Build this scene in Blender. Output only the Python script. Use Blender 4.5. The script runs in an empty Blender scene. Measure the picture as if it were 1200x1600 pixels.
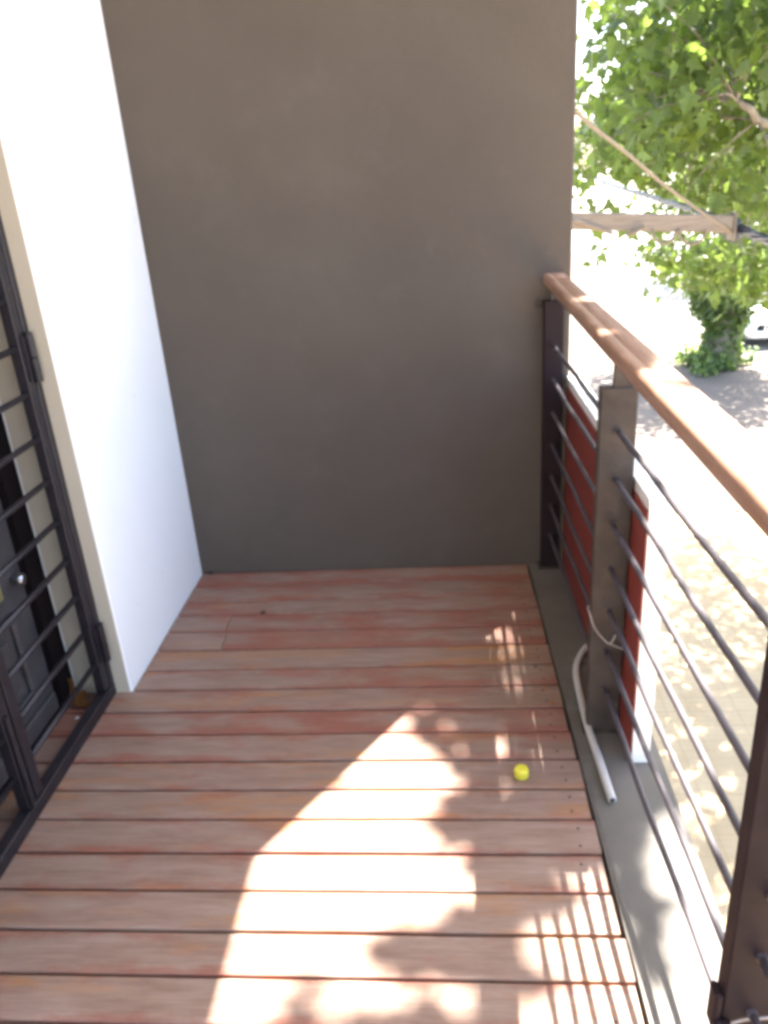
import bpy, bmesh, math, random
import numpy as np
from mathutils import Vector, Matrix
random.seed(7)
rng = np.random.default_rng(7)
scene = bpy.context.scene

# ------------------------------------------------------------------ camera
cam_data = bpy.data.cameras.new('camera')
cam = bpy.data.objects.new('camera', cam_data)
scene.collection.objects.link(cam)
scene.camera = cam
YAW, PITCH, ROLL, FPX = math.radians(5.5158), math.radians(23.188), math.radians(-4.1832), 1229.3
fw = Vector((-math.sin(YAW)*math.cos(PITCH), math.cos(YAW)*math.cos(PITCH), -math.sin(PITCH)))
rt = Vector((math.cos(YAW), math.sin(YAW), 0)); up = rt.cross(fw)
r2 = math.cos(ROLL)*rt + math.sin(ROLL)*up
u2 = -math.sin(ROLL)*rt + math.cos(ROLL)*up
m = Matrix((r2, u2, -fw)).transposed().to_4x4()
m.translation = Vector((0, 0, 1.5))
cam.matrix_world = m
cam_data.sensor_fit = 'VERTICAL'; cam_data.sensor_height = 32.0
cam_data.lens = FPX/1600*32.0
cam_data.clip_start = 0.05; cam_data.clip_end = 1000

# ------------------------------------------------------------------ light
SUN_AZ, SUN_EL = 31.9, 61.5            # azimuth from +Y towards +X
SUN = Vector((math.sin(math.radians(SUN_AZ))*math.cos(math.radians(SUN_EL)),
              math.cos(math.radians(SUN_AZ))*math.cos(math.radians(SUN_EL)), math.sin(math.radians(SUN_EL))))
world = bpy.data.worlds.new('World'); scene.world = world; world.use_nodes = True
wn = world.node_tree.nodes; wl = world.node_tree.links
bg = wn['Background']; bg.inputs['Strength'].default_value = 0.10
sky = wn.new('ShaderNodeTexSky'); sky.sky_type = 'NISHITA'; sky.sun_disc = False
sky.sun_elevation = math.radians(SUN_EL); sky.sun_rotation = math.radians(SUN_AZ)
sky.air_density = 1.0; sky.dust_density = 3.0; sky.ozone_density = 1.0
wl.new(sky.outputs[0], bg.inputs['Color'])
sun_d = bpy.data.lights.new('sun', 'SUN'); sun_d.energy = 5.0; sun_d.angle = math.radians(0.53)
sun_d.color = (1.0, 0.94, 0.85)
sun = bpy.data.objects.new('sun', sun_d); scene.collection.objects.link(sun)
sun.rotation_euler = SUN.to_track_quat('Z', 'Y').to_euler()
vs = scene.view_settings
vs.view_transform = 'Standard'; vs.look = 'None'; vs.gamma = 1; vs.use_curve_mapping = False
vs.exposure = 3.4
scene.cycles.max_bounces = 10; scene.cycles.diffuse_bounces = 6; scene.cycles.transmission_bounces = 6
scene.cycles.pixel_filter_type = 'BLACKMAN_HARRIS'; scene.cycles.filter_width = 3.7
scene.cycles.sample_clamp_indirect = 8

# ------------------------------------------------------------------ helpers
def link(o, parent=None):
    scene.collection.objects.link(o)
    if parent: o.parent = parent
    return o
def mesh_obj(name, bm, mat, parent=None, smooth=False, loc=None):
    me = bpy.data.meshes.new(name); bm.normal_update(); bm.to_mesh(me); bm.free()
    if mat: me.materials.append(mat)
    if smooth:
        for p in me.polygons: p.use_smooth = True
    o = bpy.data.objects.new(name, me); link(o, parent)
    if loc: o.location = loc
    return o
def tag(o, label=None, cat=None, group=None, kind=None):
    if label: o['label'] = label
    if cat: o['category'] = cat
    if group: o['group'] = group
    if kind: o['kind'] = kind
    return o
def thing(name, label, cat, loc=(0, 0, 0), group=None):
    o = bpy.data.objects.new(name, None); link(o); o.location = loc
    o.empty_display_size = .1
    return tag(o, label, cat, group)
def box(bm, x0, x1, y0, y1, z0, z1, bev=0.0, seg=1):
    vsn = [bm.verts.new((x, y, z)) for x in (x0, x1) for y in (y0, y1) for z in (z0, z1)]
    F = [(0,1,3,2),(4,6,7,5),(0,4,5,1),(2,3,7,6),(0,2,6,4),(1,5,7,3)]
    fs = [bm.faces.new([vsn[i] for i in f]) for f in F]
    if bev:
        es = list({e for f in fs for e in f.edges})
        bmesh.ops.bevel(bm, geom=es, offset=bev, segments=seg, affect='EDGES', profile=.6)
    return bm
def B(*a, **k):
    bm = bmesh.new(); box(bm, *a, **k); return bm
def tube(bm, pts, rad, n=8, caps=True):
    pts = [Vector(p) for p in pts]
    if not isinstance(rad, (list, tuple)): rad = [rad]*len(pts)
    rings = []
    ref = None
    for i, p in enumerate(pts):
        d = (pts[min(i+1, len(pts)-1)] - pts[max(i-1, 0)]).normalized()
        if ref is None:
            ref = d.orthogonal().normalized()
        ref = (ref - d*ref.dot(d)).normalized()
        b = d.cross(ref)
        rings.append([bm.verts.new(p + (ref*math.cos(2*math.pi*k/n) + b*math.sin(2*math.pi*k/n))*rad[i]) for k in range(n)])
    for a, c in zip(rings, rings[1:]):
        for k in range(n):
            bm.faces.new((a[k], a[(k+1) % n], c[(k+1) % n], c[k]))
    if caps:
        bm.faces.new(rings[0][::-1]); bm.faces.new(rings[-1])
    return bm
def lathe(bm, prof, n=20, c=(0, 0, 0)):
    rings = []
    for r, z in prof:
        rings.append([bm.verts.new((c[0]+r*math.cos(2*math.pi*k/n), c[1]+r*math.sin(2*math.pi*k/n), c[2]+z)) for k in range(n)])
    for a, b in zip(rings, rings[1:]):
        for k in range(n): bm.faces.new((a[k], a[(k+1) % n], b[(k+1) % n], b[k]))
    bm.faces.new(rings[0][::-1]); bm.faces.new(rings[-1])
    return bm
def smooth_path(pts, sub=6):
    P = [Vector(p) for p in pts]; out = []
    for i in range(len(P)-1):
        p0, p1, p2, p3 = P[max(i-1, 0)], P[i], P[i+1], P[min(i+2, len(P)-1)]
        for s in range(sub):
            t = s/sub
            out.append(.5*((2*p1)+(p2-p0)*t+(2*p0-5*p1+4*p2-p3)*t*t+(3*p1-p0-3*p2+p3)*t**3))
    out.append(P[-1]); return out

# ------------------------------------------------------------------ materials
def new_mat(name):
    mt = bpy.data.materials.new(name); mt.use_nodes = True
    nt = mt.node_tree; return mt, nt.nodes, nt.links, nt.nodes['Principled BSDF']
def ramp(N, stops):
    r = N.new('ShaderNodeValToRGB'); e = r.color_ramp.elements
    e[0].position, e[0].color = stops[0][0], (*stops[0][1], 1)
    e[1].position, e[1].color = stops[-1][0], (*stops[-1][1], 1)
    for p, c in stops[1:-1]:
        x = e.new(p); x.color = (*c, 1)
    return r
def noise(N, L, vec, scale, detail=4, rough=.55):
    n = N.new('ShaderNodeTexNoise'); n.inputs['Scale'].default_value = scale
    n.inputs['Detail'].default_value = detail; n.inputs['Roughness'].default_value = rough
    if vec is not None: L.new(vec, n.inputs['Vector'])
    return n
def mapping(N, L, src, scale=(1, 1, 1), rot=(0, 0, 0)):
    mp = N.new('ShaderNodeMapping'); mp.inputs['Scale'].default_value = scale; mp.inputs['Rotation'].default_value = rot
    L.new(src, mp.inputs['Vector']); return mp
def mix(N, L, fac, a, b, mode='MIX'):
    x = N.new('ShaderNodeMix'); x.data_type = 'RGBA'; x.blend_type = mode
    for s, v in ((0, fac), (6, a), (7, b)):
        if hasattr(v, 'links'): L.new(v, x.inputs[s])
        elif s == 0: x.inputs[0].default_value = v
        else: x.inputs[s].default_value = (*v, 1)
    return x.outputs[2]
def bump(N, L, bsdf, h, strength=.3, dist=.002):
    b = N.new('ShaderNodeBump'); b.inputs['Strength'].default_value = strength; b.inputs['Distance'].default_value = dist
    L.new(h, b.inputs['Height']); L.new(b.outputs[0], bsdf.inputs['Normal'])

def mat_plaster(name, c0, c1, scale=2.2, rough=.85, bstr=.35, marks=None, mark_pos=(.74, .80)):
    mt, N, L, b = new_mat(name)
    tc = N.new('ShaderNodeTexCoord'); v = tc.outputs['Object']
    n1 = noise(N, L, v, scale, 6, .6)
    r = ramp(N, [(.3, c0), (.7, c1)]); L.new(n1.outputs[0], r.inputs[0]); col = r.outputs[0]
    n2 = noise(N, L, v, 260, 3, .6); n3 = noise(N, L, v, 38, 4, .6)
    if marks:
        mp = mapping(N, L, v, (1, 2.2, 1.1), (.5, .3, 0))
        n4 = noise(N, L, mp.outputs[0], 5.5, 5, .65)
        r4 = ramp(N, [(mark_pos[0], (0, 0, 0)), (mark_pos[1], (1, 1, 1))]); L.new(n4.outputs[0], r4.inputs[0])
        col = mix(N, L, r4.outputs[0], col, marks)
    L.new(col, b.inputs['Base Color']); b.inputs['Roughness'].default_value = rough
    b.inputs['Specular IOR Level'].default_value = .3
    ad = N.new('ShaderNodeMath'); ad.operation = 'ADD'; L.new(n2.outputs[0], ad.inputs[0]); L.new(n3.outputs[0], ad.inputs[1])
    bump(N, L, b, ad.outputs[0], bstr, .002)
    return mt

def mat_deck():
    mt, N, L, b = new_mat('weathered_deck_wood')
    tc = N.new('ShaderNodeTexCoord'); oi = N.new('ShaderNodeObjectInfo')
    ofs = N.new('ShaderNodeVectorMath'); ofs.operation = 'SCALE'
    comb = N.new('ShaderNodeCombineXYZ'); L.new(oi.outputs['Random'], comb.inputs[0]); L.new(oi.outputs['Random'], comb.inputs[1]); L.new(oi.outputs['Random'], comb.inputs[2])
    L.new(comb.outputs[0], ofs.inputs[0]); ofs.inputs['Scale'].default_value = 41.0
    add = N.new('ShaderNodeVectorMath'); L.new(tc.outputs['Object'], add.inputs[0]); L.new(ofs.outputs[0], add.inputs[1])
    v = add.outputs[0]
    # weathered grey-brown body
    g = noise(N, L, mapping(N, L, v, (1.6, 9, 6)).outputs[0], 4, 5, .6)
    rg = ramp(N, [(.25, (.195, .120, .088)), (.5, (.240, .160, .124)), (.75, (.285, .208, .168))]); L.new(g.outputs[0], rg.inputs[0])
    # leftover red finish
    n1 = noise(N, L, mapping(N, L, v, (2.2, 6, 4)).outputs[0], 1.7, 8, .70)
    sep = N.new('ShaderNodeSeparateXYZ'); L.new(tc.outputs['Object'], sep.inputs[0])
    ab = N.new('ShaderNodeMath'); ab.operation = 'ABSOLUTE'; L.new(sep.outputs[1], ab.inputs[0])
    ed = N.new('ShaderNodeMapRange'); L.new(ab.outputs[0], ed.inputs[0])
    ed.inputs[1].default_value = .018; ed.inputs[2].default_value = .05; ed.inputs[3].default_value = -.03; ed.inputs[4].default_value = .10
    rn = N.new('ShaderNodeMapRange'); L.new(oi.outputs['Random'], rn.inputs[0]); rn.inputs[3].default_value = -.09; rn.inputs[4].default_value = .09
    s = N.new('ShaderNodeMath'); L.new(n1.outputs[0], s.inputs[0]); L.new(ed.outputs[0], s.inputs[1])
    s2 = N.new('ShaderNodeMath'); L.new(s.outputs[0], s2.inputs[0]); L.new(rn.outputs[0], s2.inputs[1])
    rm = ramp(N, [(.50, (0, 0, 0)), (.57, (.34, .34, .34)), (.68, (.74, .74, .74))]); L.new(s2.outputs[0], rm.inputs[0])
    col = mix(N, L, rm.outputs[0], rg.outputs[0], (.235, .072, .047))
    # orange worn patches
    n2 = noise(N, L, mapping(N, L, v, (1.2, 7, 3)).outputs[0], 2.1, 8, .70)
    s3 = N.new('ShaderNodeMath'); L.new(n2.outputs[0], s3.inputs[0]); L.new(rn.outputs[0], s3.inputs[1]); s3.operation = 'SUBTRACT'
    ro = ramp(N, [(.56, (0, 0, 0)), (.74, (.75, .75, .75))]); L.new(s3.outputs[0], ro.inputs[0])
    col = mix(N, L, ro.outputs[0], col, (.33, .145, .048))
    # fine dark grain + knots
    gr = noise(N, L, mapping(N, L, v, (3, 120, 40)).outputs[0], 3, 4, .7)
    rr = ramp(N, [(.30, (.74, .70, .67)), (.55, (1, 1, 1))]); L.new(gr.outputs[0], rr.inputs[0])
    col = mix(N, L, 1.0, col, rr.outputs[0], 'MULTIPLY')
    L.new(col, b.inputs['Base Color'])
    rf = N.new('ShaderNodeMapRange'); L.new(g.outputs[0], rf.inputs[0]); rf.inputs[3].default_value = .42; rf.inputs[4].default_value = .68
    L.new(rf.outputs[0], b.inputs['Roughness']); b.inputs['Specular IOR Level'].default_value = .3
    bump(N, L, b, gr.outputs[0], .35, .0015)
    return mt

def mat_wood(name, dark, light, axis_scale, rough=.5):
    mt, N, L, b = new_mat(name)
    tc = N.new('ShaderNodeTexCoord')
    n = noise(N, L, mapping(N, L, tc.outputs['Object'], axis_scale).outputs[0], 3, 6, .65)
    r = ramp(N, [(.3, dark), (.7, light)]); L.new(n.outputs[0], r.inputs[0]); L.new(r.outputs[0], b.inputs['Base Color'])
    b.inputs['Roughness'].default_value = rough; bump(N, L, b, n.outputs[0], .25, .002)
    return mt

def mat_paint(name, col, var=.25, rough=.45, rust=None, metallic=0.0, scale=14, spec=.5):
    mt, N, L, b = new_mat(name)
    tc = N.new('ShaderNodeTexCoord'); v = tc.outputs['Object']
    n = noise(N, L, v, scale, 6, .65)
    r = ramp(N, [(.3, tuple(c*(1-var) for c in col)), (.7, tuple(c*(1+var) for c in col))]); L.new(n.outputs[0], r.inputs[0])
    c = r.outputs[0]
    if rust:
        n2 = noise(N, L, v, 26, 5, .7); rr = ramp(N, [(.66, (0, 0, 0)), (.72, (1, 1, 1))]); L.new(n2.outputs[0], rr.inputs[0])
        c = mix(N, L, rr.outputs[0], c, rust)
    L.new(c, b.inputs['Base Color']); b.inputs['Roughness'].default_value = rough; b.inputs['Metallic'].default_value = metallic; b.inputs['Specular IOR Level'].default_value = spec
    n3 = noise(N, L, v, 90, 3); bump(N, L, b, n3.outputs[0], .12, .001)
    return mt

def mat_leaf(name, d0, d1, t0, t1):
    mt, N, L, b = new_mat(name)
    ge = N.new('ShaderNodeNewGeometry')
    n = noise(N, L, ge.outputs['Position'], 1.1, 3)
    av = N.new('ShaderNodeMath'); av.operation = 'MULTIPLY_ADD'
    L.new(ge.outputs['Random Per Island'], av.inputs[0]); av.inputs[1].default_value = .6
    hf = N.new('ShaderNodeMath'); hf.operation = 'MULTIPLY'; L.new(n.outputs[0], hf.inputs[0]); hf.inputs[1].default_value = .45
    L.new(hf.outputs[0], av.inputs[2])
    rd = ramp(N, [(0, d0), (1, d1)]); rt_ = ramp(N, [(0, t0), (1, t1)])
    L.new(av.outputs[0], rd.inputs[0]); L.new(av.outputs[0], rt_.inputs[0])
    L.new(rd.outputs[0], b.inputs['Base Color']); b.inputs['Roughness'].default_value = .42
    tr = N.new('ShaderNodeBsdfTranslucent'); L.new(rt_.outputs[0], tr.inputs['Color'])
    ms = N.new('ShaderNodeMixShader'); ms.inputs[0].default_value = .5
    L.new(b.outputs[0], ms.inputs[1]); L.new(tr.outputs[0], ms.inputs[2])
    L.new(ms.outputs[0], N['Material Output'].inputs['Surface'])
    return mt

M_DECK = mat_deck()
M_DARKWALL = mat_plaster('taupe_stucco', (.082, .067, .054), (.098, .081, .066), 1.9, .9, .45, marks=(.114, .096, .079), mark_pos=(.56, .98))
M_WHITE = mat_plaster('white_wall_paint', (.80, .80, .79), (.84, .84, .83), 1.2, .8, .15, marks=(.56, .56, .54), mark_pos=(.66, .78))
M_REVEAL = mat_plaster('cream_reveal_paint', (.46, .41, .32), (.50, .45, .355), 1.5, .8, .15)
M_LEDGE = mat_plaster('grey_ledge_paint', (.098, .088, .077), (.130, .118, .104), 4, .6, .3, marks=(.16, .155, .145), mark_pos=(.58, .74))
M_GATE = mat_paint('dark_gate_paint', (.013, .010, .0135), .3, .5, rust=(.06, .03, .02))
M_POST = mat_paint('grey_brown_post_paint', (.058, .046, .038), .28, .65, spec=.2)
M_POSTDARK = mat_paint('dark_post_paint', (.020, .012, .0135), .2, .7, spec=.15)
M_BAR = mat_paint('grey_bar_paint', (.062, .054, .062), .3, .5, spec=.3, rust=(.14, .11, .10))
M_RED = mat_paint('brick_red_paint', (.20, .034, .024), .14, .6, scale=5)
M_PALE = mat_paint('pale_edge_paint', (.74, .73, .70), .06, .6)
M_RAILWOOD = mat_wood('handrail_wood', (.18, .088, .054), (.30, .185, .130), (22, 1.6, 22), .6)
M_DOOR = mat_paint('dark_door_paint', (.055, .050, .052), .35, .38, scale=8)
M_FRAME = mat_paint('black_brown_frame', (.006, .0035, .004), .3, .85, spec=.15)
M_CHROME = mat_paint('chrome', (.42, .42, .44), .15, .32, metallic=1.0)
M_BRASS = mat_paint('dull_brass', (.40, .36, .18), .15, .4, metallic=.6)
M_HOSE = mat_paint('white_hose_plastic', (.44, .43, .42), .08, .5)
M_WIRE = mat_paint('pale_wire', (.33, .29, .27), .1, .5)
M_CAP = mat_paint('yellow_plastic', (.60, .55, .05), .05, .4)
M_DRY = mat_paint('dry_leaf_brown', (.34, .15, .04), .35, .7, scale=40)
M_DIRT = mat_paint('dark_dirt', (.03, .025, .02), .4, .9)
M_SLAB = mat_plaster('raw_concrete', (.25, .24, .22), (.33, .31, .29), 3, .9, .4)
M_POLEWOOD = mat_wood('weathered_pole_wood', (.20, .155, .12), (.34, .28, .225), (2, 22, 22), .8)
M_CABLE = mat_paint('blue_grey_cable', (.034, .040, .060), .25, .38)
M_TAN = mat_paint('tan_cable', (.19, .15, .105), .12, .5)
M_BARK = mat_wood('plane_bark', (.14, .115, .09), (.30, .26, .21), (6, 6, 2), .9)
M_LEAF = mat_leaf('plane_leaf', (.040, .062, .014), (.070, .098, .024), (.120, .200, .030), (.290, .400, .075))
M_SPROUT = mat_leaf('sprout_leaf', (.07, .115, .04), (.13, .19, .06), (.17, .27, .06), (.33, .43, .11))

# ------------------------------------------------------------------ ground, pavement, road
GZ = -3.0
def sheet(name, x0, x1, y0, y1, z, mat, kind='structure'):
    bm = bmesh.new(); vv = [bm.verts.new(p) for p in ((x0, y0, z), (x1, y0, z), (x1, y1, z), (x0, y1, z))]; bm.faces.new(vv)
    o = mesh_obj(name, bm, mat); o['kind'] = kind; return o
def mat_ground(name, c0, c1, scale, tile=None):
    mt, N, L, b = new_mat(name); tc = N.new('ShaderNodeTexCoord'); v = tc.outputs['Object']
    n = noise(N, L, v, scale, 7, .65); r = ramp(N, [(.3, c0), (.7, c1)]); L.new(n.outputs[0], r.inputs[0]); c = r.outputs[0]
    if tile:
        br = N.new('ShaderNodeTexBrick'); L.new(v, br.inputs['Vector']); br.offset = 0
        br.inputs['Scale'].default_value = 1; br.inputs['Brick Width'].default_value = tile; br.inputs['Row Height'].default_value = tile
        br.inputs['Mortar Size'].default_value = .006
        br.inputs['Color1'].default_value = (1, 1, 1, 1); br.inputs['Color2'].default_value = (.95, .95, .94, 1); br.inputs['Mortar'].default_value = (.84, .82, .79, 1)
        c = mix(N, L, 1.0, c, br.outputs[0], 'MULTIPLY')
        wv = N.new('ShaderNodeTexWave'); wv.bands_direction = 'Y'; wv.inputs['Scale'].default_value = 5.0; L.new(v, wv.inputs['Vector'])
        bump(N, L, b, wv.outputs[0], .3, .003)
    else:
        n3 = noise(N, L, v, 60, 4); bump(N, L, b, n3.outputs[0], .4, .01)
    L.new(c, b.inputs['Base Color']); b.inputs['Roughness'].default_value = .85
    return mt
sheet('ground', -400, 400, -400, 400, GZ-.16, mat_ground('pale_ground', (.20, .185, .16), (.27, .25, .22), .6))
bm = B(-1.5, 6.9, 10.0, 60, GZ-.15, GZ-.004)
o = mesh_obj('forecourt', bm, mat_ground('worn_asphalt', (.080, .062, .048), (.115, .092, .074), 1.3)); o['kind'] = 'structure'
bm = B(-1.5, 6.9, -30, 9.998, GZ-.15, GZ)
o = mesh_obj('pavement', bm, mat_ground('tan_pavement_tiles', (.33, .235, .125), (.41, .31, .185), 2.5, .2)); o['kind'] = 'structure'
bm = B(6.905, 7.06, -30, 60, GZ-.15, GZ+.004, bev=.012)
o = mesh_obj('kerb', bm, M_SLAB); o['kind'] = 'structure'
sheet('road', 7.05, 14.0, -30, 60, GZ-.155+.008, mat_ground('grey_asphalt', (.13, .125, .12), (.19, .185, .18), 4))
bm = B(14.0, 16.5, -30, 60, GZ-.15, GZ)
o = mesh_obj('pavement', bm, M_SLAB); o['kind'] = 'structure'

# ------------------------------------------------------------------ house, slab, roof
WX, WY = -1.072, 2.07                  # face of the white wall, near jamb
D = 2.905                              # face of the dark wall
house = thing('house', 'white painted house wall with cream door reveal beside the dark security gate', 'house', (WX, WY, GZ))
def child(name, bm, mat, parent, **k):
    o = mesh_obj(name, bm, mat, parent, **k)
    o.matrix_parent_inverse = Matrix.Translation(-Vector(parent.location))
    return o
def sub(name, bm, mat, parent, **k):    # child of a part that sits at the world origin
    return mesh_obj(name, bm, mat, parent, **k)
GY0, GY1 = .97, WY                      # gate opening along Y
child('wall', B(-1.40, WX, WY+.0, D, GZ, 3.30, bev=.006), M_WHITE, house)
child('wall', B(-1.40, WX, -3.2, GY0, GZ, 3.30, bev=.006), M_WHITE, house)
child('lintel', B(-1.40, WX, GY0, GY1, 2.12, 3.30), M_WHITE, house)
bm = B(-1.253, WX-.004, WY-.003, WY+.002, -.02, 2.118); o = child('reveal', bm, M_REVEAL, house); o['label'] = 'cream painted inner face of the door opening'
child('reveal', B(-1.253, WX-.004, GY0-.002, GY0+.003, -.02, 2.118), M_REVEAL, house)
child('roof', B(-1.40, .445, -3.2, D+.25, 3.305, 3.50, bev=.008), M_PALE, house)
child('balcony_slab', B(-1.26, .50, -3.2, D-.002, -.30, -.10), M_SLAB, house)
child('lower_wall', B(-1.40, WX, GY0, GY1, GZ, -.31), M_WHITE, house)
pw = mesh_obj('partition_wall', B(-1.40, .441, D, D+.22, GZ, 3.30, bev=.01, seg=2), M_DARKWALL)
tag(pw, 'tall dark taupe stucco wall closing the far end of the balcony', 'wall')

# ------------------------------------------------------------------ deck boards
deck = mesh_obj('deck', B(-1.255, .285, -3.1, D-.012, -.098, -.034), M_DIRT)
tag(deck, 'worn reddish timber deck of the balcony', None, kind='structure')
def board_mesh(x0, x1, w):
    # chamfered profile extruded along X, origin at the board's middle
    h, c = .022, .0035
    prof = [(-w/2, -h), (w/2, -h), (w/2, -c), (w/2-c*.4, -c*.25), (w/2-c*1.6, 0), (-w/2+c*1.6, 0), (-w/2+c*.4, -c*.25), (-w/2, -c)]
    bm = bmesh.new(); xc = (x0+x1)/2
    A = [bm.verts.new((x0-xc, y, z)) for y, z in prof]; Bv = [bm.verts.new((x1-xc, y, z)) for y, z in prof]
    for k in range(8): bm.faces.new((A[k], A[(k+1) % 8], Bv[(k+1) % 8], Bv[k]))
    bm.faces.new(A[::-1]); bm.faces.new(Bv)
    return bm
seams = [2.900, 2.785, 2.652, 2.547, 2.430, 2.309, 2.188, 2.074, 1.962, 1.853, 1.735, 1.622, 1.516, 1.407, 1.297, 1.190, 1.085, .982]
while seams[-1] > -2.95: seams.append(seams[-1]-.108)
def deck_edge(y): return .2885 + (2.9-y)*.0195 if y > .9 else .3275
GAP = .0075
for i, (ya, yb) in enumerate(zip(seams, seams[1:])):
    w = ya-yb-GAP; yc = (ya+yb)/2
    xl = WX+.006 if yc > WY-.02 else (-1.262 if yc > GY0 else WX+.006)
    xr = deck_edge(yc) + random.uniform(-.003, .003)
    cuts = [xl, xr]
    if i == 3: cuts = [xl, -.851, xr]
    elif i == 4: cuts = [xl, -.836, xr]
    elif i > 18 and i % 3 == 0: cuts = [xl, random.uniform(-.7, 0), xr]
    for a, b_ in zip(cuts, cuts[1:]):
        b2 = b_ - (.003 if b_ != xr else 0)
        o = mesh_obj('board', board_mesh(a, b2, w), M_DECK, deck)
        o.location = ((a+b2)/2, yc, random.uniform(-.0012, .0012)); o.rotation_euler = (random.uniform(-.006, .006), random.uniform(-.0006, .0006), random.uniform(-.0007, .0007))
        if b_ == xr and yc > .3:
            for dy in (-.027, .027):
                sb_ = lathe(bmesh.new(), [(.0034, -.004), (.0034, .0004), (.0022, .0008)], 8)
                sw = mesh_obj('screw', sb_, M_DIRT, o); sw.location = (xr-(a+b2)/2-.045+random.uniform(-.006, .006), dy+random.uniform(-.004, .004), 0)

# ------------------------------------------------------------------ ledge under the railing
def rot_strip(bm, pts_l, pts_r, z0, z1):
    n = len(pts_l); V = []
    for (xl, y), (xr, _) in zip(pts_l, pts_r):
        V.append([bm.verts.new((xl, y, z0)), bm.verts.new((xr, y, z0)), bm.verts.new((xr, y, z1)), bm.verts.new((xl, y, z1))])
    for a, b in zip(V, V[1:]):
        for k in range(4): bm.faces.new((a[k], b[k], b[(k+1) % 4], a[(k+1) % 4]))
    bm.faces.new(V[0]); bm.faces.new(V[-1][::-1])
    return bm
bm = bmesh.new()
rot_strip(bm, [(.296, D-.004), (.335, .9), (.336, -3.1)], [(.535, D-.004), (.535, .9), (.535, -3.1)], -.30, .004)
bmesh.ops.bevel(bm, geom=[e for e in bm.edges if all(v.co.z > 0 for v in e.verts)], offset=.007, segments=2, affect='EDGES')
ledge = mesh_obj('balcony_ledge', bm, M_LEDGE)
tag(ledge, 'long grey painted concrete ledge at the deck edge carrying the railing posts', 'ledge')

# ------------------------------------------------------------------ railing
rail = thing('balcony_railing', 'balcony railing with wooden handrail, flat posts and thin round bars', 'railing', (.39, 1.86, 0))
def rx(y): return .376 + (2.87-y)*.0225 if y > 1.86 else .399 + (1.86-y)*.032     # centre line of the posts
hb = bmesh.new()
# handrail: rounded rectangular section, running from the dark wall to behind the camera
sec = []
for cx, cz, a0 in ((.026, .010, 0), (-.026, .010, 90), (-.026, -.007, 180), (.026, -.007, 270)):
    for k in range(4):
        a = math.radians(a0+30*k); sec.append((cx+.011*math.cos(a), cz+.011*math.sin(a)))
    if cx > 0 and cz > 0: sec += [(-.008, .0212), (-.010, .0188), (-.012, .0188), (-.014, .0212)]
ys = list(np.linspace(D-.004, -2.2, 26)); prev = None
for y in ys:
    xc = .380 - (2.9-y)*.003
    ring = [hb.verts.new((xc+a, y, 1.121+b+.0015*math.sin(y*2.3))) for a, b in sec]
    if prev:
        for k in range(len(sec)): hb.faces.new((prev[k], prev[(k+1) % len(sec)], ring[(k+1) % len(sec)], ring[k]))
    else: hb.faces.new(ring)
    prev = ring
hb.faces.new(prev[::-1])
child('handrail', hb, M_RAILWOOD, rail, smooth=True)
POSTS = [(2.868, 1.055, .070, .042), (1.86, 1.002, .088, .034), (.86, 1.002, .088, .034), (-.14, 1.002, .088, .034), (-1.14, 1.002, .088, .034)]
BARZ = [.150+.1245*k for k in range(7)]
for i, (py, pz, pw_, pd) in enumerate(POSTS):
    xc = rx(py)
    bm = B(xc-pw_/2, xc+pw_/2, py-pd/2, py+pd/2, .004, pz, bev=.003)
    p = child('post', bm, M_POSTDARK if i in (0, 2) else M_POST, rail)
    if i == 0: p['label'] = 'dark narrow end post fixed to the taupe wall'
    if i == 1: p['label'] = 'grey brown flat post at the middle of the railing'
    nb = bmesh.new(); box(nb, xc-.012, xc+.030, py-.010, py+.010, pz-.002, 1.112)
    sub('neck', nb, M_POST, p)
    fb = bmesh.new(); box(fb, xc-pw_/2-.012, xc+pw_/2+.006, py-pd/2-.012, py+pd/2+.012, .0045, .011, bev=.002)
    sub('foot_plate', fb, M_POST, p)
    for z in BARZ:
        bb = bmesh.new(); tube(bb, [(xc, py-pd/2-.006, z), (xc, py-pd/2+.002, z)], .0088, 10)
        sub('bolt', bb, M_BAR, p, smooth=False)
for (a, b_) in zip(POSTS, POSTS[1:]):
    ya, yb = a[0]-a[3]/2, b_[0]+b_[3]/2
    for z in BARZ:
        pts = []; ph = random.uniform(0, 6.28); amp = random.uniform(.001, .0035); sag = random.uniform(0, .006)
        for k in range(15):
            t = k/14; y = ya+(yb-ya)*t
            e = math.sin(math.pi*t)
            pts.append((rx(ya)*(1-t)+rx(yb)*t + e*amp*math.sin(9*t+ph), y, z+random.uniform(-.0005, .0005) - sag*e + e*amp*math.cos(11*t+ph)))
        bm = tube(bmesh.new(), pts, .0072, 8)
        child('bar', bm, M_BAR, rail, smooth=True)
# wall bracket beside the end post
br = bmesh.new(); box(br, .316, .341, 2.885, 2.9035, 1.028, 1.052, bev=.003)
child('wall_bracket', br, M_POST, rail)
# clamp on the near post
cb = bmesh.new(); box(cb, .372, .3845, .838, .868, .235, .315, bev=.004); box(cb, .3725, .40, .828, .8425, .22, .262, bev=.003)
child('clamp', cb, M_POSTDARK, rail)

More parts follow.
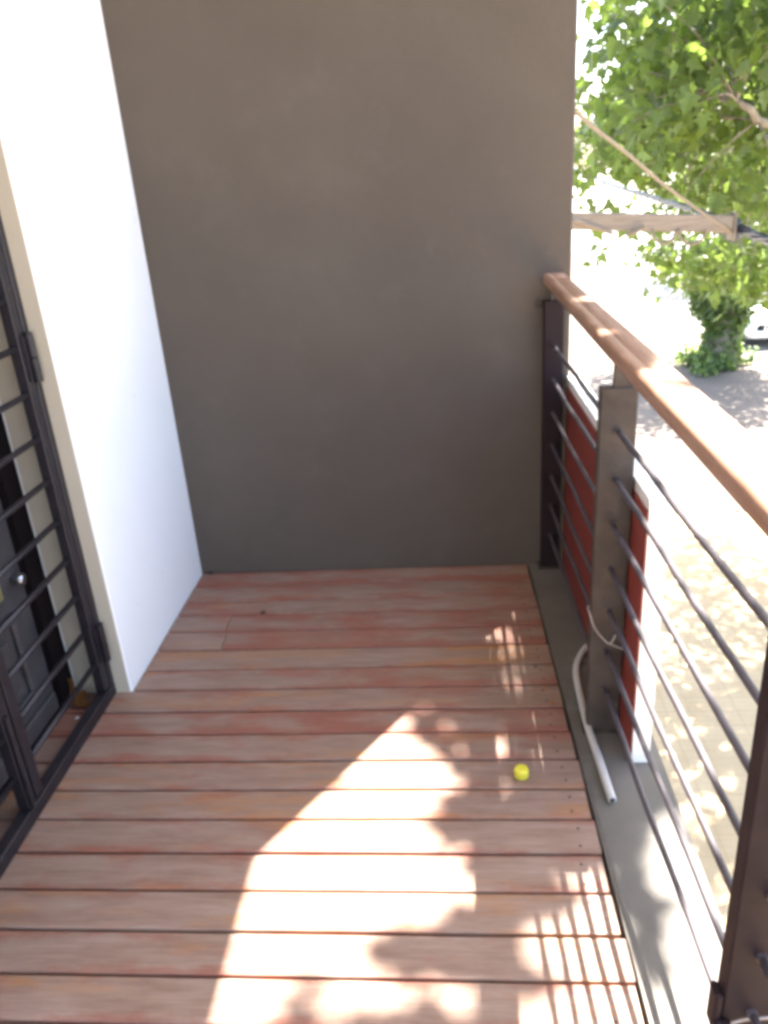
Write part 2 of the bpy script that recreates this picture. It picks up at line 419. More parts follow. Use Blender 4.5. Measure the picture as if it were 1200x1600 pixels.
# wire ties
def wire(name, pts, label, r=.0022):
    o = mesh_obj(name, tube(bmesh.new(), smooth_path(pts, 5), r, 6), M_WIRE, smooth=True)
    return tag(o, label, 'wire')
xm = rx(1.86)
wire('wire_tie', [(xm+.02, 1.835, .330), (xm+.006, 1.830, .306), (xm-.012, 1.834, .318), (xm-.036, 1.838, .352), (xm-.047, 1.846, .388), (xm-.047, 1.872, .398), (xm, 1.883, .376), (xm+.049, 1.878, .345), (xm+.0475, 1.85, .327), (xm+.088, 1.72, .345)],
     'thin pale wire looped around the middle post above the hose')
wire('wire_tie', [(xm+.004, 1.832, .304), (xm+.022, 1.822, .300), (xm+.05, 1.80, .297), (xm+.09, 1.745, .290)], 'short pale wire end sticking out beside the middle post loop', .0018)
xn = rx(.86)
wire('wire_tie', [(xn-.052, .868, .258), (xn-.047, .838, .252), (xn-.01, .836, .268), (xn+.045, .837, .278), (xn+.05, .86, .278), (xn+.045, .884, .274), (xn-.04, .884, .262), (xn-.0525, .87, .256)],
     'thin pale wire wrapped round the near dark post at the lower right')
wire('wire_tie', [(xn-.05, .836, .232), (xn-.02, .833, .222), (xn+.03, .8325, .226), (xn+.06, .82, .20)], 'second pale wire under the wrapped wire on the near post')

# ------------------------------------------------------------------ red panel
pn = thing('screen_panel', 'brick red panel with pale top and end edges standing outside the bars', 'panel', (.46, 2.3, 0))
def skew_box(x_far, x_near, y_far, y_near, t, z0, z1, bev=0.0):
    bm = bmesh.new()
    rot_strip(bm, [(x_far, y_far), (x_near, y_near)], [(x_far+t, y_far), (x_near+t, y_near)], z0, z1); return bm
child('core', skew_box(.4345, .452, 2.895, 1.712, .046, .005, .764), M_PALE, pn)  # core rises above the red; this pale band imitates the sunlit top
child('red_face', skew_box(.4305, .448, 2.893, 1.714, .004, .012, .738), M_RED, pn)
child('top_cap', skew_box(.4315, .449, 2.896, 1.708, .050, .7645, .774), M_PALE, pn)

# ------------------------------------------------------------------ hose, cap, litter
hp = [(.50, 2.36, .030), (.468, 2.30, .020), (.424, 2.257, .017), (.385, 2.183, .016), (.366, 2.106, .016), (.360, 1.966, .016), (.360, 1.833, .016), (.366, 1.714, .016), (.370, 1.606, .016), (.372, 1.562, .0165)]
hose = thing('hose', 'white plastic hose end curling along the grey ledge by the middle post', 'hose', (.37, 1.8, .004))
child('hose_tube', tube(bmesh.new(), smooth_path(hp, 6), .0108, 12), M_HOSE, hose, smooth=True)
d = (Vector(hp[-1])-Vector(hp[-2])).normalized()
child('hose_bore', tube(bmesh.new(), [Vector(hp[-1])+d*.0002, Vector(hp[-1])+d*.0009], .0072, 12), M_DIRT, hose)
cp = bmesh.new(); n = 40; prof = [(.0165, 0), (.0188, .001), (.0192, .016), (.0176, .0235), (.012, .026), (.004, .0262)]
rings = []
for r, z in prof:
    rings.append([cp.verts.new(((r+(.0006 if (k % 2 and .001 <= z <= .017) else 0))*math.cos(2*math.pi*k/n), (r+(.0006 if (k % 2 and .001 <= z <= .017) else 0))*math.sin(2*math.pi*k/n), z)) for k in range(n)])
for a, b in zip(rings, rings[1:]):
    for k in range(n): cp.faces.new((a[k], a[(k+1) % n], b[(k+1) % n], b[k]))
cp.faces.new(rings[0][::-1]); cp.faces.new(rings[-1])
cap = mesh_obj('bottle_cap', cp, M_CAP, loc=(.155, 1.668, .002)); tag(cap, 'small bright yellow plastic cap lying on the deck boards', 'cap')

def dry_leaf(loc, rz, size, label, curl=.5):
    bm = bmesh.new(); n = 9; rows = []
    for i in range(n):
        t = i/(n-1); w = size*.34*math.sin(math.pi*min(1, t*.92+.04))**.8*(1+.25*math.sin(i*2.1))
        x = (t-.5)*size; z = size*curl*.35*(2*t-1)**2
        rows.append([bm.verts.new((x, -w, z+w*curl)), bm.verts.new((x, 0, z)), bm.verts.new((x, w, z+w*curl*1.3))])
    for a, b in zip(rows, rows[1:]):
        for k in range(2): bm.faces.new((a[k], a[k+1], b[k+1], b[k]))
    bmesh.ops.solidify(bm, geom=bm.faces[:], thickness=.0012)
    o = mesh_obj('dry_leaf', bm, M_DRY, smooth=True, loc=loc); o.rotation_euler = (.1, 0, rz)
    return tag(o, label, 'dry leaf')
dry_leaf((-1.236, 2.012, .006), .5, .085, 'curled brown dry leaf lying flat behind the gate stile')
dry_leaf((-1.205, 1.995, .005), 2.4, .060, 'small tan dry leaf on the boards nearest the gate frame', .35)
o = dry_leaf((-1.246, 2.035, .045), 1.2, .070, 'brown dry leaf standing upright against the door frame', .6); o.rotation_euler = (.3, -1.15, .9)
def crumb(loc, s, label, mat):
    bm = bmesh.new(); bmesh.ops.create_icosphere(bm, subdivisions=2, radius=s)
    for v in bm.verts: v.co = v.co*random.uniform(.7, 1.15); v.co.z = max(v.co.z*.6, -s*.4)
    o = mesh_obj('debris', bm, mat, smooth=True, loc=loc); return tag(o, label, 'debris')
crumb((-1.03, 2.885, .007), .012, 'dark lump of dirt in the corner of white and taupe walls', M_DIRT)
crumb((-.735, 2.552, .004), .010, 'dark crumb of dirt caught in a board gap near the far wall', M_DIRT)
crumb((-1.195, 1.93, .005), .006, 'tiny pale chip on the boards behind the gate', M_PALE)
crumb((.262, 2.05, .004), .006, 'tiny brown crumb at the right end of the boards', M_DRY)
crumb((.276, 1.98, .004), .007, 'brown crumb beside the grey ledge near the hose', M_DRY)
crumb((.246, 2.17, .004), .006, 'pale grit grain on the boards beside the ledge', M_LEDGE)

# ------------------------------------------------------------------ security gate
GX = -1.137
gate = thing('security_gate', 'dark painted steel security gate with horizontal bars in the doorway', 'gate', (GX, 1.52, 0))
fr = bmesh.new(); box(fr, GX-.018, GX+.018, GY0+.004, GY1-.004, .002, .044, bev=.003)
child('bottom_rail', fr, M_GATE, gate)
child('top_rail', B(GX-.018, GX+.018, GY0+.004, GY1-.004, 2.07, 2.112, bev=.003), M_GATE, gate)
child('frame_stile', B(GX-.018, GX+.018, GY1-.030, GY1-.005, .0445, 2.0695, bev=.003), M_GATE, gate)
child('frame_stile', B(GX-.018, GX+.018, GY0+.005, GY0+.030, .0445, 2.0695, bev=.003), M_GATE, gate)
GB = [.151+.1237*k for k in range(16)]
def leaf(y0, y1, hinge_y):
    bm = bmesh.new()
    box(bm, GX-.015, GX+.015, y0, y0+.036, .050, 2.063, bev=.002)
    box(bm, GX-.015, GX+.015, y1-.036, y1, .050, 2.063, bev=.002)
    box(bm, GX-.0145, GX+.0145, y0+.0362, y1-.0362, 2.03, 2.062, bev=.002)
    lf = child('gate_leaf', bm, M_GATE, gate)
    for z in GB:
        sub('bar', tube(bmesh.new(), [(GX, y0+.03, z), (GX, y1-.03, z)], .0088, 8), M_GATE, lf, smooth=True)
    for z in (.212, 1.112, 1.86):
        hb = tube(bmesh.new(), [(GX+.027, hinge_y, z-.066), (GX+.027, hinge_y, z-.002)], .0115, 12)
        tube(hb, [(GX+.027, hinge_y, z+.001), (GX+.027, hinge_y, z+.066)], .0115, 12)
        box(hb, GX+.0155, GX+.021, hinge_y-.028, hinge_y+.022, z-.06, z+.06)
        sub('hinge', hb, M_GATE, lf)
    return lf
leaf(1.541, GY1-.034, GY1-.032)
l2 = leaf(GY0+.034, 1.533, GY0+.032)
sb = bmesh.new(); box(sb, GX-.034, GX-.0155, 1.490, 1.502, .30, .33); box(sb, GX+.0155, GX+.030, 1.500, 1.512, .12, .15, bev=.002); tube(sb, [(GX+.023, 1.506, .05), (GX+.023, 1.506, .34)], .006, 8)
sub('drop_bolt', sb, M_GATE, l2)

# ------------------------------------------------------------------ front door behind the gate
door = thing('front_door', 'dark panelled entrance door behind the security gate', 'door', (-1.27, 1.55, 0))
child('door_frame', B(-1.33, -1.2555, 1.985, GY1-.006, -.02, 2.10, bev=.003), M_FRAME, door)
child('door_frame', B(-1.33, -1.2555, GY0+.006, 1.055, -.02, 2.10, bev=.003), M_FRAME, door)
child('door_frame', B(-1.33, -1.2555, 1.0552, 1.9848, 2.04, 2.10), M_FRAME, door)
child('threshold', B(-1.36, -1.2635, 1.0552, 1.9848, -.02, .010, bev=.003), M_FRAME, door)
dl = child('door_leaf', B(-1.32, -1.278, 1.060, 1.981, .013, 2.036, bev=.002), M_DOOR, door)
def molding(z0, z1, y0=1.17, y1=1.885):
    bm = bmesh.new()
    for a in ((y0, y1, z0, z0+.03), (y0, y1, z1-.03, z1)): box(bm, -1.2785, -1.262, *a, bev=.005)
    for a in ((y0, y0+.03, z0+.0302, z1-.0302), (y1-.03, y1, z0+.0302, z1-.0302)): box(bm, -1.2785, -1.262, *a, bev=.005)
    sub('moulding', bm, M_DOOR, dl)
    sub('raised_panel', B(-1.279, -1.268, y0+.06, y1-.06, z0+.06, z1-.06, bev=.008), M_DOOR, dl)
molding(.13, .42); molding(.62, 1.22); molding(1.32, 1.92)
sub('bottom_rail', B(-1.279, -1.262, 1.075, 1.966, .020, .085, bev=.006), M_DOOR, dl)
kn = bmesh.new(); lathe(kn, [(.009, 0), (.009, .016), (.015, .021), (.019, .029), (.017, .036), (.009, .041)], 20)
k = sub('knob', kn, M_CHROME, dl, smooth=True); k.rotation_euler = (0, math.pi/2, 0); k.location = (-1.277, 1.925, .50)
sub('escutcheon', B(-1.279, -1.274, 1.82, 1.865, .47, .54, bev=.002), M_BRASS, dl)

# ------------------------------------------------------------------ utility pole with cross-arm, cables
pole = thing('utility_pole', 'weathered timber cross-arm of a utility pole seen past the dark wall', 'utility pole', (.40, 5.33, GZ))
pb = bmesh.new(); tube(pb, [(.36, 5.36, GZ-.1), (.36, 5.36, -1), (.36, 5.36, 1.7)], [.13, .12, .105], 14)
child('pole', pb, M_POLEWOOD, pole, smooth=True)
ab = bmesh.new(); rot = [(.20, 1.205), (1.735, 1.083)]
V = []
for x, zc in rot:
    V.append([ab.verts.new((x, y, zc+dz)) for y, dz in ((5.155, -.05), (5.245, -.05), (5.245, .05), (5.155, .05))])
for k in range(4): ab.faces.new((V[0][k], V[1][k], V[1][(k+1) % 4], V[0][(k+1) % 4]))
ab.faces.new(V[0][::-1]); ab.faces.new(V[1])
bmesh.ops.bevel(ab, geom=ab.edges[:], offset=.006, segments=1, affect='EDGES')
child('cross_arm', ab, M_POLEWOOD, pole)
bb = bmesh.new(); tube(bb, [(.55, 5.14, 1.13), (.80, 5.13, 1.165), (1.02, 5.135, 1.075)], .012, 8)
child('brace', bb, M_POLEWOOD, pole, smooth=True)
ib = bmesh.new(); lathe(ib, [(.02, -.07), (.035, -.05), (.022, -.03), (.035, -.005), (.022, .015), (.03, .04), (.012, .055)], 16, (1.765, 5.2, 1.06))
child('insulator', ib, M_CABLE, pole, smooth=True)
st = bmesh.new(); box(st, 1.732, 1.752, 5.145, 5.255, .99, 1.15, bev=.003)
child('clamp', st, M_BARK, pole)
pg = bmesh.new(); tube(pg, [(1.10, 5.13, 1.06), (1.20, 5.11, 1.105)], .016, 8)
child('peg', pg, M_TAN, pole)
bundle = thing('power_cable', 'thick blue grey twisted power cable passing over the cross-arm', 'cable', (1.78, 5.2, 1.07))
path = smooth_path([(1.79, 30, 2.3), (1.78, 20, 1.80), (1.768, 11.5, 1.375), (1.757, 9.2, 1.245), (1.765, 7.3, 1.165), (1.775, 6.1, 1.115), (1.79, 5.2, 1.055), (1.765, 4.63, 1.027), (1.76, 3, 1.02), (1.76, 0, 1.15), (1.76, -8, 2.0)], 14)
fine = []
for a, b in zip(path, path[1:]):
    nseg = max(1, int((b-a).length/.08)) if a.y < 13 else 1
    for s in range(nseg): fine.append(a.lerp(b, s/nseg))
for q in range(3):
    pts = []
    for p in fine:
        a = p.y*9.0 + q*2.094
        pts.append(p + Vector((math.cos(a)*.014, 0, math.sin(a)*.014)))
    child('strand', tube(bmesh.new(), pts, .0135, 6), M_CABLE, bundle, smooth=True)
sc = mesh_obj('service_cable', tube(bmesh.new(), smooth_path([(.442, 3.02, 1.665), (.478, 3.1, 1.647), (.603, 3.4, 1.596), (.825, 3.85, 1.500), (1.113, 4.35, 1.350), (1.429, 4.8, 1.192), (1.72, 5.15, 1.045), (1.75, 5.18, 1.03)], 8), .0082, 8), M_TAN, smooth=True)
tag(sc, 'thin tan service cable running from the dark wall edge to the cross-arm', 'cable')
for (pts, lab) in (([(1.255, 5.14, 1.085), (1.275, 5.14, 1.03), (1.334, 5.14, 1.0), (1.385, 5.14, 1.03), (1.402, 5.14, 1.07)], 'left of two tan cable loops hanging under the cross-arm'),
                   ([(1.41, 5.14, 1.075), (1.43, 5.14, 1.02), (1.491, 5.14, .985), (1.55, 5.14, 1.012), (1.572, 5.14, 1.06)], 'right of two tan cable loops hanging under the cross-arm')):
    tag(mesh_obj('cable_loop', tube(bmesh.new(), smooth_path(pts, 6), .009, 8), M_TAN, smooth=True), lab, 'cable loop', 'cable loops under the cross-arm')

# ------------------------------------------------------------------ trees
def leaf_template(k):
    # five-lobed plane-tree leaf, about unit size, folded along its midrib
    R = [(0, -.12), (.14, -.22), (.42, -.18), (.30, .02), (.56, .26), (.27, .26), (.20, .42), (0, .78)]
    pts = [(x, y) for x, y in R]; pts += [(-x, y) for x, y in R[-2:0:-1]]
    r = random.Random(k); c = (0, .12)
    V = [(c[0], c[1], 0)] + [(x*(1+r.uniform(-.1, .1)), y*(1+r.uniform(-.1, .1)), -abs(x)*(.25+.2*r.random()) - .18*max(0, y)**2) for x, y in pts]
    n = len(pts); F = [(0, 1+i, 1+(i+1) % n) for i in range(n)]
    return np.array(V), np.array(F)
TEMPL = [leaf_template(k) for k in range(4)]
def leaf_frames(n, droop=.6):
    """random orientations; tip direction tends to hang"""
    tip = rng.normal(size=(n, 3)); tip[:, 2] -= droop*1.4; tip /= np.linalg.norm(tip, axis=1)[:, None]
    nr = rng.normal(size=(n, 3))*.75; nr[:, 2] += 1.0
    nr -= (nr*tip).sum(1)[:, None]*tip; nr /= np.linalg.norm(nr, axis=1)[:, None]
    sd = np.cross(tip, nr); return sd, tip, nr
def leaves_mesh(name, P, size, frames):
    sd, tip, nr = frames; allV, allF = [], []; base = 0
    which = rng.integers(0, 4, len(P))
    for k in range(4):
        idx = np.where(which == k)[0]
        if len(idx) == 0: continue
        V, F = TEMPL[k]; s = size[idx][:, None, None]
        W = P[idx][:, None, :] + s*(V[None, :, 0:1]*sd[idx][:, None, :] + V[None, :, 1:2]*tip[idx][:, None, :] + V[None, :, 2:3]*nr[idx][:, None, :])
        allV.append(W.reshape(-1, 3))
        f = F[None] + (np.arange(len(idx))*len(V))[:, None, None] + base
        allF.append(f.reshape(-1, 3)); base += len(idx)*len(V)
    V = np.concatenate(allV); F = np.concatenate(allF)
    me = bpy.data.meshes.new(name); me.vertices.add(len(V)); me.vertices.foreach_set('co', V.ravel())
    me.loops.add(F.size); me.loops.foreach_set('vertex_index', F.ravel())
    me.polygons.add(len(F)); me.polygons.foreach_set('loop_start', np.arange(0, F.size, 3)); me.polygons.foreach_set('loop_total', np.full(len(F), 3))
    me.update(); me.validate(); return me
leaf_meshes = []
for k in range(4):
    V, F = TEMPL[k]; me = bpy.data.meshes.new('leaf'); me.from_pydata(V.tolist(), [], F.tolist()); me.update(); leaf_meshes.append(me)
def limb(bm, pts, r0, r1, n=8, jit=.03):
    P = smooth_path(pts, 5); m_ = len(P)
    P = [p + Vector((random.gauss(0, jit), random.gauss(0, jit), random.gauss(0, jit*.5)))*min(1, i/2)*(1 if i < m_-1 else .3) for i, p in enumerate(P)]
    tube(bm, P, [r0+(r1-r0)*(i/(m_-1))**.8 for i in range(m_)], n); return P

# --- polygon on the deck that receives clear sun: the branches above leave a gap there
GAPPOLY = [(-.06, 2.10), (-.60, 1.35), (-.56, .70), (-.36, .70), (-.38, 1.06), (-.31, 1.10), (-.24, 1.08), (-.225, 1.18), (-.06, 1.19), (0, 1.24), (.02, 1.31), (-.05, 1.39), (-.12, 1.45), (-.07, 1.58), (.02, 1.64), (-.04, 1.72), (-.16, 1.77), (-.20, 1.80), (-.13, 1.93)]
PANELTOP = [(.236, 1.42), (.29, 1.42), (.272, 2.5), (.222, 2.5)]
RAILTOP = [(-.05, -1.2), (.16, -1.2), (.16, .76), (-.05, .76)]
LEDGETOP = [(.37, .55), (.66, .55), (.66, 1.42), (.50, 1.46), (.43, 1.25), (.40, 1.16)]
SPOTS = [(.25, 1.20, .04), (.19, 1.04, .04), (.29, 1.04, .045), (.285, 1.31, .03), (.22, .88, .05), (.13, 1.18, .035), (.31, 1.15, .04), (.10, 1.0, .03), (-.19, 1.775, .035), (0, 1.86, .02), (.086, 1.777, .03), (.10, 1.60, .03), (-.01, 1.42, .035), (.01, 1.29, .035), (.204, 1.05, .05), (-.165, 1.045, .05), (-.04, 1.047, .05), (-.27, 1.02, .045), (.27, 1.225, .05), (.22, 1.12, .04), (.16, 1.15, .03), (.50, 1.22, .06), (.47, 1.08, .07), (.44, 1.32, .035), (.46, 1.42, .03), (.47, 1.5, .025),
         (.14, 1.16, .03), (.24, 1.32, .03), (-.02, .86, .06), (-.02, .70, .10), (-.02, .55, .12), (.1, .9, .06), (-.2, .85, .05), (.30, .95, .05), (.38, .95, .05)]
def inp(poly, x, y):
    c = False; j = len(poly)-1
    for i in range(len(poly)):
        xi, yi = poly[i]; xj, yj = poly[j]
        if (yi > y) != (yj > y) and x < (xj-xi)*(y-yi)/(yj-yi)+xi: c = not c
        j = i
    return c
def in_poly(x, y):
    c = False; n = len(GAPPOLY); j = n-1
    for i in range(n):
        xi, yi = GAPPOLY[i]; xj, yj = GAPPOLY[j]
        if (yi > y) != (yj > y) and x < (xj-xi)*(y-yi)/(yj-yi)+xi: c = not c
        j = i
    return c
def seg_d(px, py, ax, ay, bx, by):
    dx, dy = bx-ax, by-ay; t = max(0, min(1, ((px-ax)*dx+(py-ay)*dy)/(dx*dx+dy*dy+1e-12)))
    return math.hypot(px-ax-t*dx, py-ay-t*dy)
def clear_of_gap(p, s):
    """True when the leaf (size s) does not darken the sunny gap"""
    t = p[2]/SUN.z; x, y = p[0]-SUN.x*t, p[1]-SUN.y*t
    if x < -1.2 or x > 1.2 or y < -.6 or y > 3.6: return True
    if in_poly(x, y) or inp(PANELTOP, x, y) or inp(RAILTOP, x, y) or inp(LEDGETOP, x, y): return False
    n = len(GAPPOLY)
    d = min(seg_d(x, y, *GAPPOLY[i], *GAPPOLY[(i+1) % n]) for i in range(n))
    if d < s*(.06 if s < .126 else .2): return False
    return all(math.hypot(x-a, y-b) > r*1.0+s*.20 for a, b, r in SPOTS)

# camera-side wedge of sight, for choosing which leaves are built singly
def pix(p):
    v = np.asarray(p) - np.array((0, 0, 1.5)); z = v @ np.array(fw)
    return 600+FPX*(v @ np.array(r2))/z, 800-FPX*(v @ np.array(u2))/z, z

near = thing('plane_tree', 'large green plane tree with lobed leaves hanging beside the balcony', 'tree', (4.4, 8.2, GZ))
tb = bmesh.new()
limb(tb, [(4.4, 8.2, GZ-.1), (4.35, 8.2, -1.6), (4.2, 8.1, -.2), (4.05, 8.0, 1.2)], .34, .25, 14, .02)
child('trunk', tb, M_BARK, near, smooth=True)
bb = bmesh.new()
T = Vector((4.1, 8.0, 1.0))
mains = [
    [T, (3.4, 7.6, 1.9), (2.5, 7.2, 2.5), (1.6, 6.9, 3.0)],
    [T, (3.5, 7.3, 1.4), (2.7, 6.8, 1.7), (1.9, 6.4, 1.75), (1.2, 6.1, 1.9)],
    [T, (3.6, 7.2, 2.6), (3.2, 6.4, 4.0), (2.7, 5.4, 5.2), (2.35, 4.7, 5.7)],
    [T, (4.2, 7.6, 3.0), (3.8, 6.6, 5.0), (3.0, 5.6, 6.4)],
    [T, (4.6, 8.6, 3.0), (4.9, 9.6, 4.6), (5.0, 10.4, 6.0)],
    [T, (3.9, 8.6, 2.8), (3.4, 9.6, 3.8), (2.9, 10.8, 4.4)],
    [T, (4.9, 7.6, 2.4), (5.9, 6.8, 3.8), (6.6, 6.2, 5.0)],
    [T, (3.2, 6.6, 1.5), (2.3, 5.6, 1.5), (1.7, 5.2, 1.75)]]
tips = []
for i, mpts in enumerate(mains):
    P = limb(bb, mpts, .12 if i < 7 else .08, .018, 8, .03); tips += P[3:]
tips = np.array([tuple(p) for p in tips])
cl = []   # leaf clusters: centre, radius, number
def world_at(px, py, Y):
    d = fw + (px-600)/FPX*r2 - (py-800)/FPX*u2
    t = Y/d.y; return Vector((0, 0, 1.5)) + d*t
UP = [(975, 0), (1260, 0), (1260, 345), (1140, 330), (1000, 325), (962, 322), (955, 285), (925, 262), (915, 200), (935, 165), (960, 130), (968, 60)]
LOW = [(1010, 385), (1240, 385), (1240, 470), (1160, 435), (1065, 430), (1042, 415)]
# sprays of leaves reaching towards the balcony (low outer skirt of the crown)
k = 0
while k < 120:
    x, y = random.uniform(900, 1265), random.uniform(-60, 350)
    if not inp(UP, x, max(y, 1)): continue
    Y = random.uniform(4.9, 8.6); cl.append((world_at(x, y, Y), .16, 40)); k += 1
k = 0
while k < 26:
    x, y = random.uniform(1000, 1250), random.uniform(380, 470)
    if not inp(LOW, x, y): continue
    cl.append((world_at(x, y, random.uniform(6.6, 9.0)), .14, 34)); k += 1
cl.append((world_at(938, 392, 6.6), .07, 5)); cl.append((world_at(925, 205, 4.6), .08, 7)); cl.append((world_at(945, 180, 5.0), .08, 6)); cl.append((world_at(1003, 395, 6.6), .06, 4))
# upper crown, above and outside the picture
k = 0
while k < 560:
    q = rng.normal(size=3); q /= np.linalg.norm(q); q *= rng.uniform(.55, 1)**.5
    p = np.array((4.1, 8.5, 4.4)) + q*np.array((3.2, 4.4, 2.9))
    if p[2] < 1.2 or p[0] < .9: continue
    px, py, z = pix(p)
    if 840 < px < 1240 and -130 < py < 560: continue
    cl.append((Vector(p), .30, 28)); k += 1
# boughs between the sun and the balcony
for k in range(2400):
    u, v = rng.uniform(-1.0, 1.1), rng.uniform(-.5, 3.3); t = rng.uniform(6.2, 8.2)
    p = Vector((u, v, 0)) + SUN*t
    if clear_of_gap(p, .06): cl.append((p, .12, 6))
for (x0, x1, y0, y1, cnt) in ((-.02, .06, 1.42, 1.58, 16), (-.16, .05, 1.10, 1.17, 26), (-.06, .04, 1.84, 2.0, 16), (-.36, .0, .86, 1.02, 34), (.0, .30, 1.33, 1.62, 60), (.08, .33, 1.07, 1.32, 14)):
    for k in range(cnt):
        p = Vector((rng.uniform(x0, x1), rng.uniform(y0, y1), 0)) + SUN*rng.uniform(5.6, 7.2)
        cl.append((p, .05, 6))
LP, LS = [], []
for c, rad, n in cl:
    c = Vector(c)
    if rad >= .13:    # twig from the nearest limb point
        dd = np.linalg.norm(tips-np.array(c), axis=1); j = int(dd.argmin()); a = Vector(tips[j])
        if dd[j] > .1:
            mid = (a+c)/2 + Vector((random.gauss(0, .06), random.gauss(0, .06), .10*dd[j]))
            tube(bb, smooth_path([a, mid, c], 3), [.008, .0075, .007, .006, .005, .004, .003], 4, caps=False)
    for q in range(n):
        s = random.uniform(.07, .125) if rad < .2 else random.uniform(.10, .16)
        p = c + Vector((random.gauss(0, rad), random.gauss(0, rad), random.gauss(0, rad*.8)))
        if p.y < 11 and not (rad == .30 or rad == .12):
            px, py, z = pix(p)
            if seg_d(px, py, 945, 288, 1160, 362) < 17 and p.y < 10: continue
            if seg_d(px, py, 905, 349, 1150, 352) < 22 and p.y < 5.5: continue
        if clear_of_gap(p, s): LP.append(tuple(p)); LS.append(s)
child('branches', bb, M_BARK, near, smooth=True)
LP = np.array(LP); LS = np.array(LS)
fr_ = leaf_frames(len(LP))
pxy = np.array([pix(p) for p in LP])
vis = (pxy[:, 0] > 900) & (pxy[:, 0] < 1205) & (pxy[:, 1] > -5) & (pxy[:, 1] < 560)
score = np.where(vis, LS/pxy[:, 2], 0); order = np.argsort(-score)[:280]
single = np.zeros(len(LP), bool); single[order] = True; single &= vis
lp_inv = Matrix.Translation(-Vector(near.location))
M_ = M_LEAF
for me in leaf_meshes: me.materials.append(M_)
for i in np.where(single)[0]:
    o = bpy.data.objects.new('leaf', leaf_meshes[int(rng.integers(0, 4))]); link(o, near)
    mm = Matrix((Vector(fr_[0][i]), Vector(fr_[1][i]), Vector(fr_[2][i]))).transposed().to_4x4() @ Matrix.Scale(float(LS[i]), 4)
    mm.translation = Vector(LP[i]); o.matrix_parent_inverse = lp_inv; o.matrix_basis = mm
rest = ~single
me = leaves_mesh('foliage', LP[rest], LS[rest], tuple(f[rest] for f in fr_)); me.materials.append(M_LEAF)
o = bpy.data.objects.new('foliage', me); link(o, near); o.matrix_parent_inverse = lp_inv; o['kind'] = 'stuff'

def street_tree(loc, h, rad, ncl, label, sprouts=False, trunk_r=.3, seed=1, lsize=(.10, .2), name='street_tree'):
    random.seed(seed); x, y, z = loc
    t = thing(name, label, 'tree', loc, 'street trees beyond the balcony')
    inv = Matrix.Translation(-Vector(loc))
    tb = bmesh.new(); fork = Vector((x+.05, y, z+h*.38))
    limb(tb, [(x, y, z-.1), (x+.03, y, z+h*.12), (x-.04, y+.02, z+h*.25), fork], trunk_r*1.25, trunk_r*.75, 12, .03)
    child('trunk', tb, M_BARK, t, smooth=True)
    bb = bmesh.new(); tp = []
    for k in range(7):
        a = 2*math.pi*k/7+random.uniform(-.3, .3); e = random.uniform(.4, .95)
        end = fork + Vector((math.cos(a)*rad*e, math.sin(a)*rad*e, h*.5*random.uniform(.4, 1)))
        mid = (fork+end)/2 + Vector((0, 0, h*.08))
        tp += limb(bb, [fork, mid, end], trunk_r*.45, .02, 6, .04)[2:]
    tpn = np.array([tuple(p) for p in tp]); P, S = [], []
    for k in range(ncl):
        q = np.array([random.gauss(0, 1) for _ in range(3)]); q /= np.linalg.norm(q); q *= random.uniform(.3, 1)**.5
        c = Vector((x, y, z+h*.68)) + Vector((q[0]*rad, q[1]*rad, q[2]*h*.34))
        dd = np.linalg.norm(tpn-np.array(c), axis=1); a = Vector(tpn[int(dd.argmin())])
        tube(bb, [a, (a+c)/2+Vector((0, 0, .1)), c], [.018, .012, .006], 4, caps=False)
        for _ in range(20):
            P.append(tuple(c+Vector((random.gauss(0, .32), random.gauss(0, .32), random.gauss(0, .26))))); S.append(random.uniform(*lsize))
    child('branches', bb, M_BARK, t, smooth=True)
    P, S = np.array(P), np.array(S)
    me = leaves_mesh('crown', P, S, leaf_frames(len(P))); me.materials.append(M_LEAF)
    o = bpy.data.objects.new('crown', me); link(o, t); o.matrix_parent_inverse = inv; o['kind'] = 'stuff'
    if sprouts:
        P, S = [], []
        for k in range(3000):
            zz = random.uniform(0.7, 2.6); w = .30+.62*min(1, max(0, (zz-.7)/1.0))**1.1
            a = random.uniform(0, 6.283); rr = w*(.5+.5*random.random())*(1+.22*math.sin(3*a+zz*4))
            P.append((x+rr*math.cos(a), y+rr*math.sin(a), z+zz)); S.append(random.uniform(.10, .17))
        for k in range(800):
            a = random.uniform(0, 6.283); rr = random.uniform(.3, .75+.3*math.sin(3*a+1)+.2*math.sin(5*a)); P.append((x+rr*math.cos(a)-.2, y+rr*math.sin(a)-.1, z+abs(random.gauss(0, .16))+.03)); S.append(random.uniform(.08, .14))
        for k in range(700):
            a = random.uniform(0, 6.283); rr = .34+random.random()*.1; P.append((x+rr*math.cos(a), y+rr*math.sin(a), z+random.uniform(0, .8))); S.append(random.uniform(.07, .12))
        P, S = np.array(P), np.array(S)
        me = leaves_mesh('trunk_sprouts', P, S, leaf_frames(len(P))); me.materials.append(M_SPROUT)
        o = bpy.data.objects.new('trunk_sprouts', me); link(o, t); o.matrix_parent_inverse = inv; o['kind'] = 'stuff'
    return t
street_tree((6.15, 18.3, GZ), 7.6, 2.3, 280, 'street tree with leafy sprouts bushing out around its trunk', True, .34, 11)
street_tree((11.6, 33.0, GZ), 8.5, 3.4, 150, 'farther street tree standing behind the parked white car', False, .3, 12, (.16, .28))

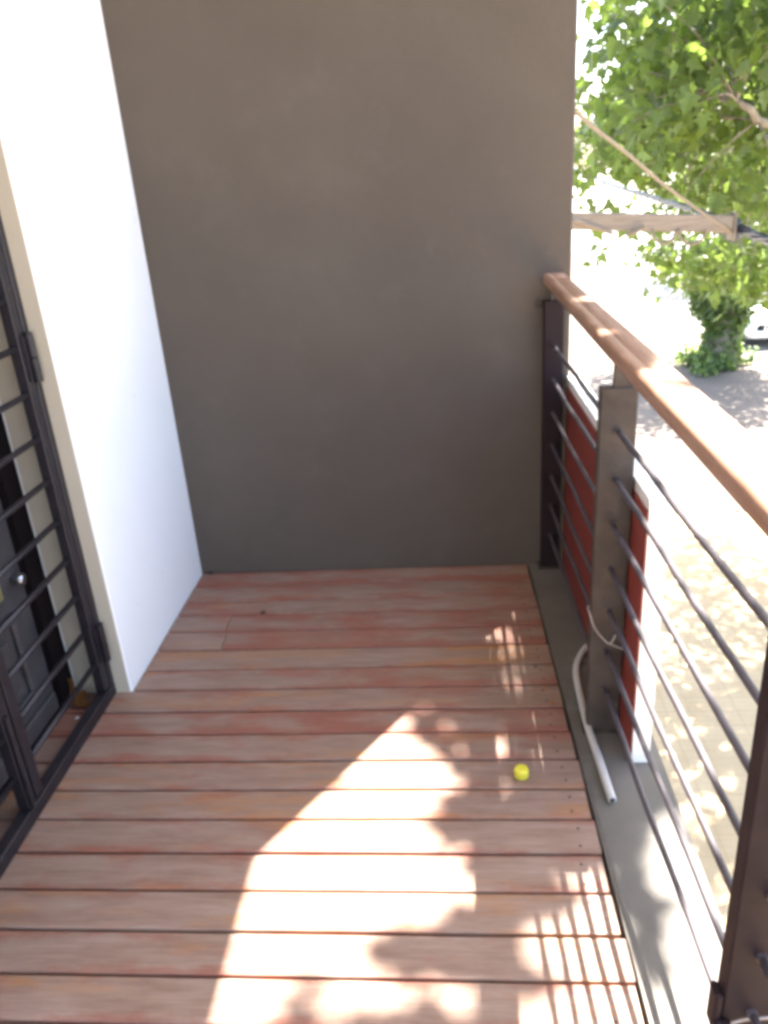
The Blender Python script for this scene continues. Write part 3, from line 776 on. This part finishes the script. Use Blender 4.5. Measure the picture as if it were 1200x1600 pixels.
# ------------------------------------------------------------------ parked car
def build_car(loc):
    car = thing('parked_car', 'white parked car partly hidden behind the sprouting street tree', 'car', loc)
    x, y, z = loc
    W = mat_paint('white_car_paint', (.78, .78, .77), .02, .22); G = mat_paint('dark_glass', (.012, .016, .02), .1, .06); K = mat_paint('black_rubber', (.02, .02, .022), .2, .8); S = mat_paint('alloy', (.55, .55, .56), .05, .3, metallic=.9); Rr = mat_paint('lamp_lens', (.75, .75, .72), .05, .1)
    # side profile (front at -Y): list of (y, z_bottom, z_top, half width)
    st = [(-2.05, .42, .62, .62), (-2.0, .26, .72, .74), (-1.6, .20, .80, .82), (-1.0, .20, .88, .85), (-.55, .20, .94, .86), (.6, .20, .97, .86), (1.5, .20, .98, .85), (1.95, .26, .94, .78), (2.05, .45, .80, .66)]
    bm = bmesh.new(); prev = None
    for yy, zb, zt, hw in st:
        ring = [bm.verts.new((sx*hw*f, yy, zb+(zt-zb)*g)) for sx, f, g in ((-1, .86, 0), (-1, 1, .3), (-1, 1, .7), (-1, .90, .97), (-1, .4, 1.02), (1, .4, 1.02), (1, .90, .97), (1, 1, .7), (1, 1, .3), (1, .86, 0))]
        if prev:
            for k in range(10): bm.faces.new((prev[k], prev[(k+1) % 10], ring[(k+1) % 10], ring[k]))
        else: bm.faces.new(ring)
        prev = ring
    bm.faces.new(prev[::-1])
    def part(name, bm, mat, smooth=False):
        o = mesh_obj(name, bm, mat, car, smooth=smooth); return o
    part('body', bm, W, True)
    def cabin(st2, name, mat):
        bm = bmesh.new(); prev = None
        for yy, zt, hw, hb in st2:
            ring = [bm.verts.new(p) for p in ((-hb, yy, .93), (-hw, yy, zt-.04), (-hw*.85, yy, zt), (hw*.85, yy, zt), (hw, yy, zt-.04), (hb, yy, .93))]
            if prev:
                for k in range(5): bm.faces.new((prev[k], prev[k+1], ring[k+1], ring[k]))
            else: bm.faces.new(ring)
            prev = ring
        bm.faces.new(prev[::-1]); return part(name, bm, mat)
    cabin([(-.95, .95, .70, .80), (-.25, 1.40, .62, .80), (.9, 1.42, .62, .80), (1.75, .98, .68, .80)], 'window_glass', G)
    cabin([(-.18, 1.418, .625, .63), (.2, 1.455, .63, .64), (.7, 1.455, .63, .64), (.95, 1.428, .62, .63)], 'roof', W)
    for sx in (-1, 1):
        for yy in (-1.32, 1.3):
            bm = tube(bmesh.new(), [(sx*.70, yy, .31), (sx*.87, yy, .31)], .31, 22)
            w_ = part('wheel', bm, K)
            r_ = mesh_obj('rim', tube(bmesh.new(), [(sx*.871, yy, .31), (sx*.880, yy, .31)], .19, 16), S, w_)
        part('headlight', B(min(sx*.42, sx*.70), max(sx*.42, sx*.70), -2.055, -1.95, .58, .70, bev=.02), Rr)
        part('wing_mirror', B(min(sx*.86, sx*1.0), max(sx*.86, sx*1.0), -.62, -.52, .95, 1.07, bev=.02), W)
    part('grille', B(-.38, .38, -2.075, -2.0, .50, .60, bev=.01), K)
    part('bumper', B(-.72, .72, -2.09, -1.98, .30, .46, bev=.03), W)
    return car
build_car((8.25, 22.3, GZ-.148))
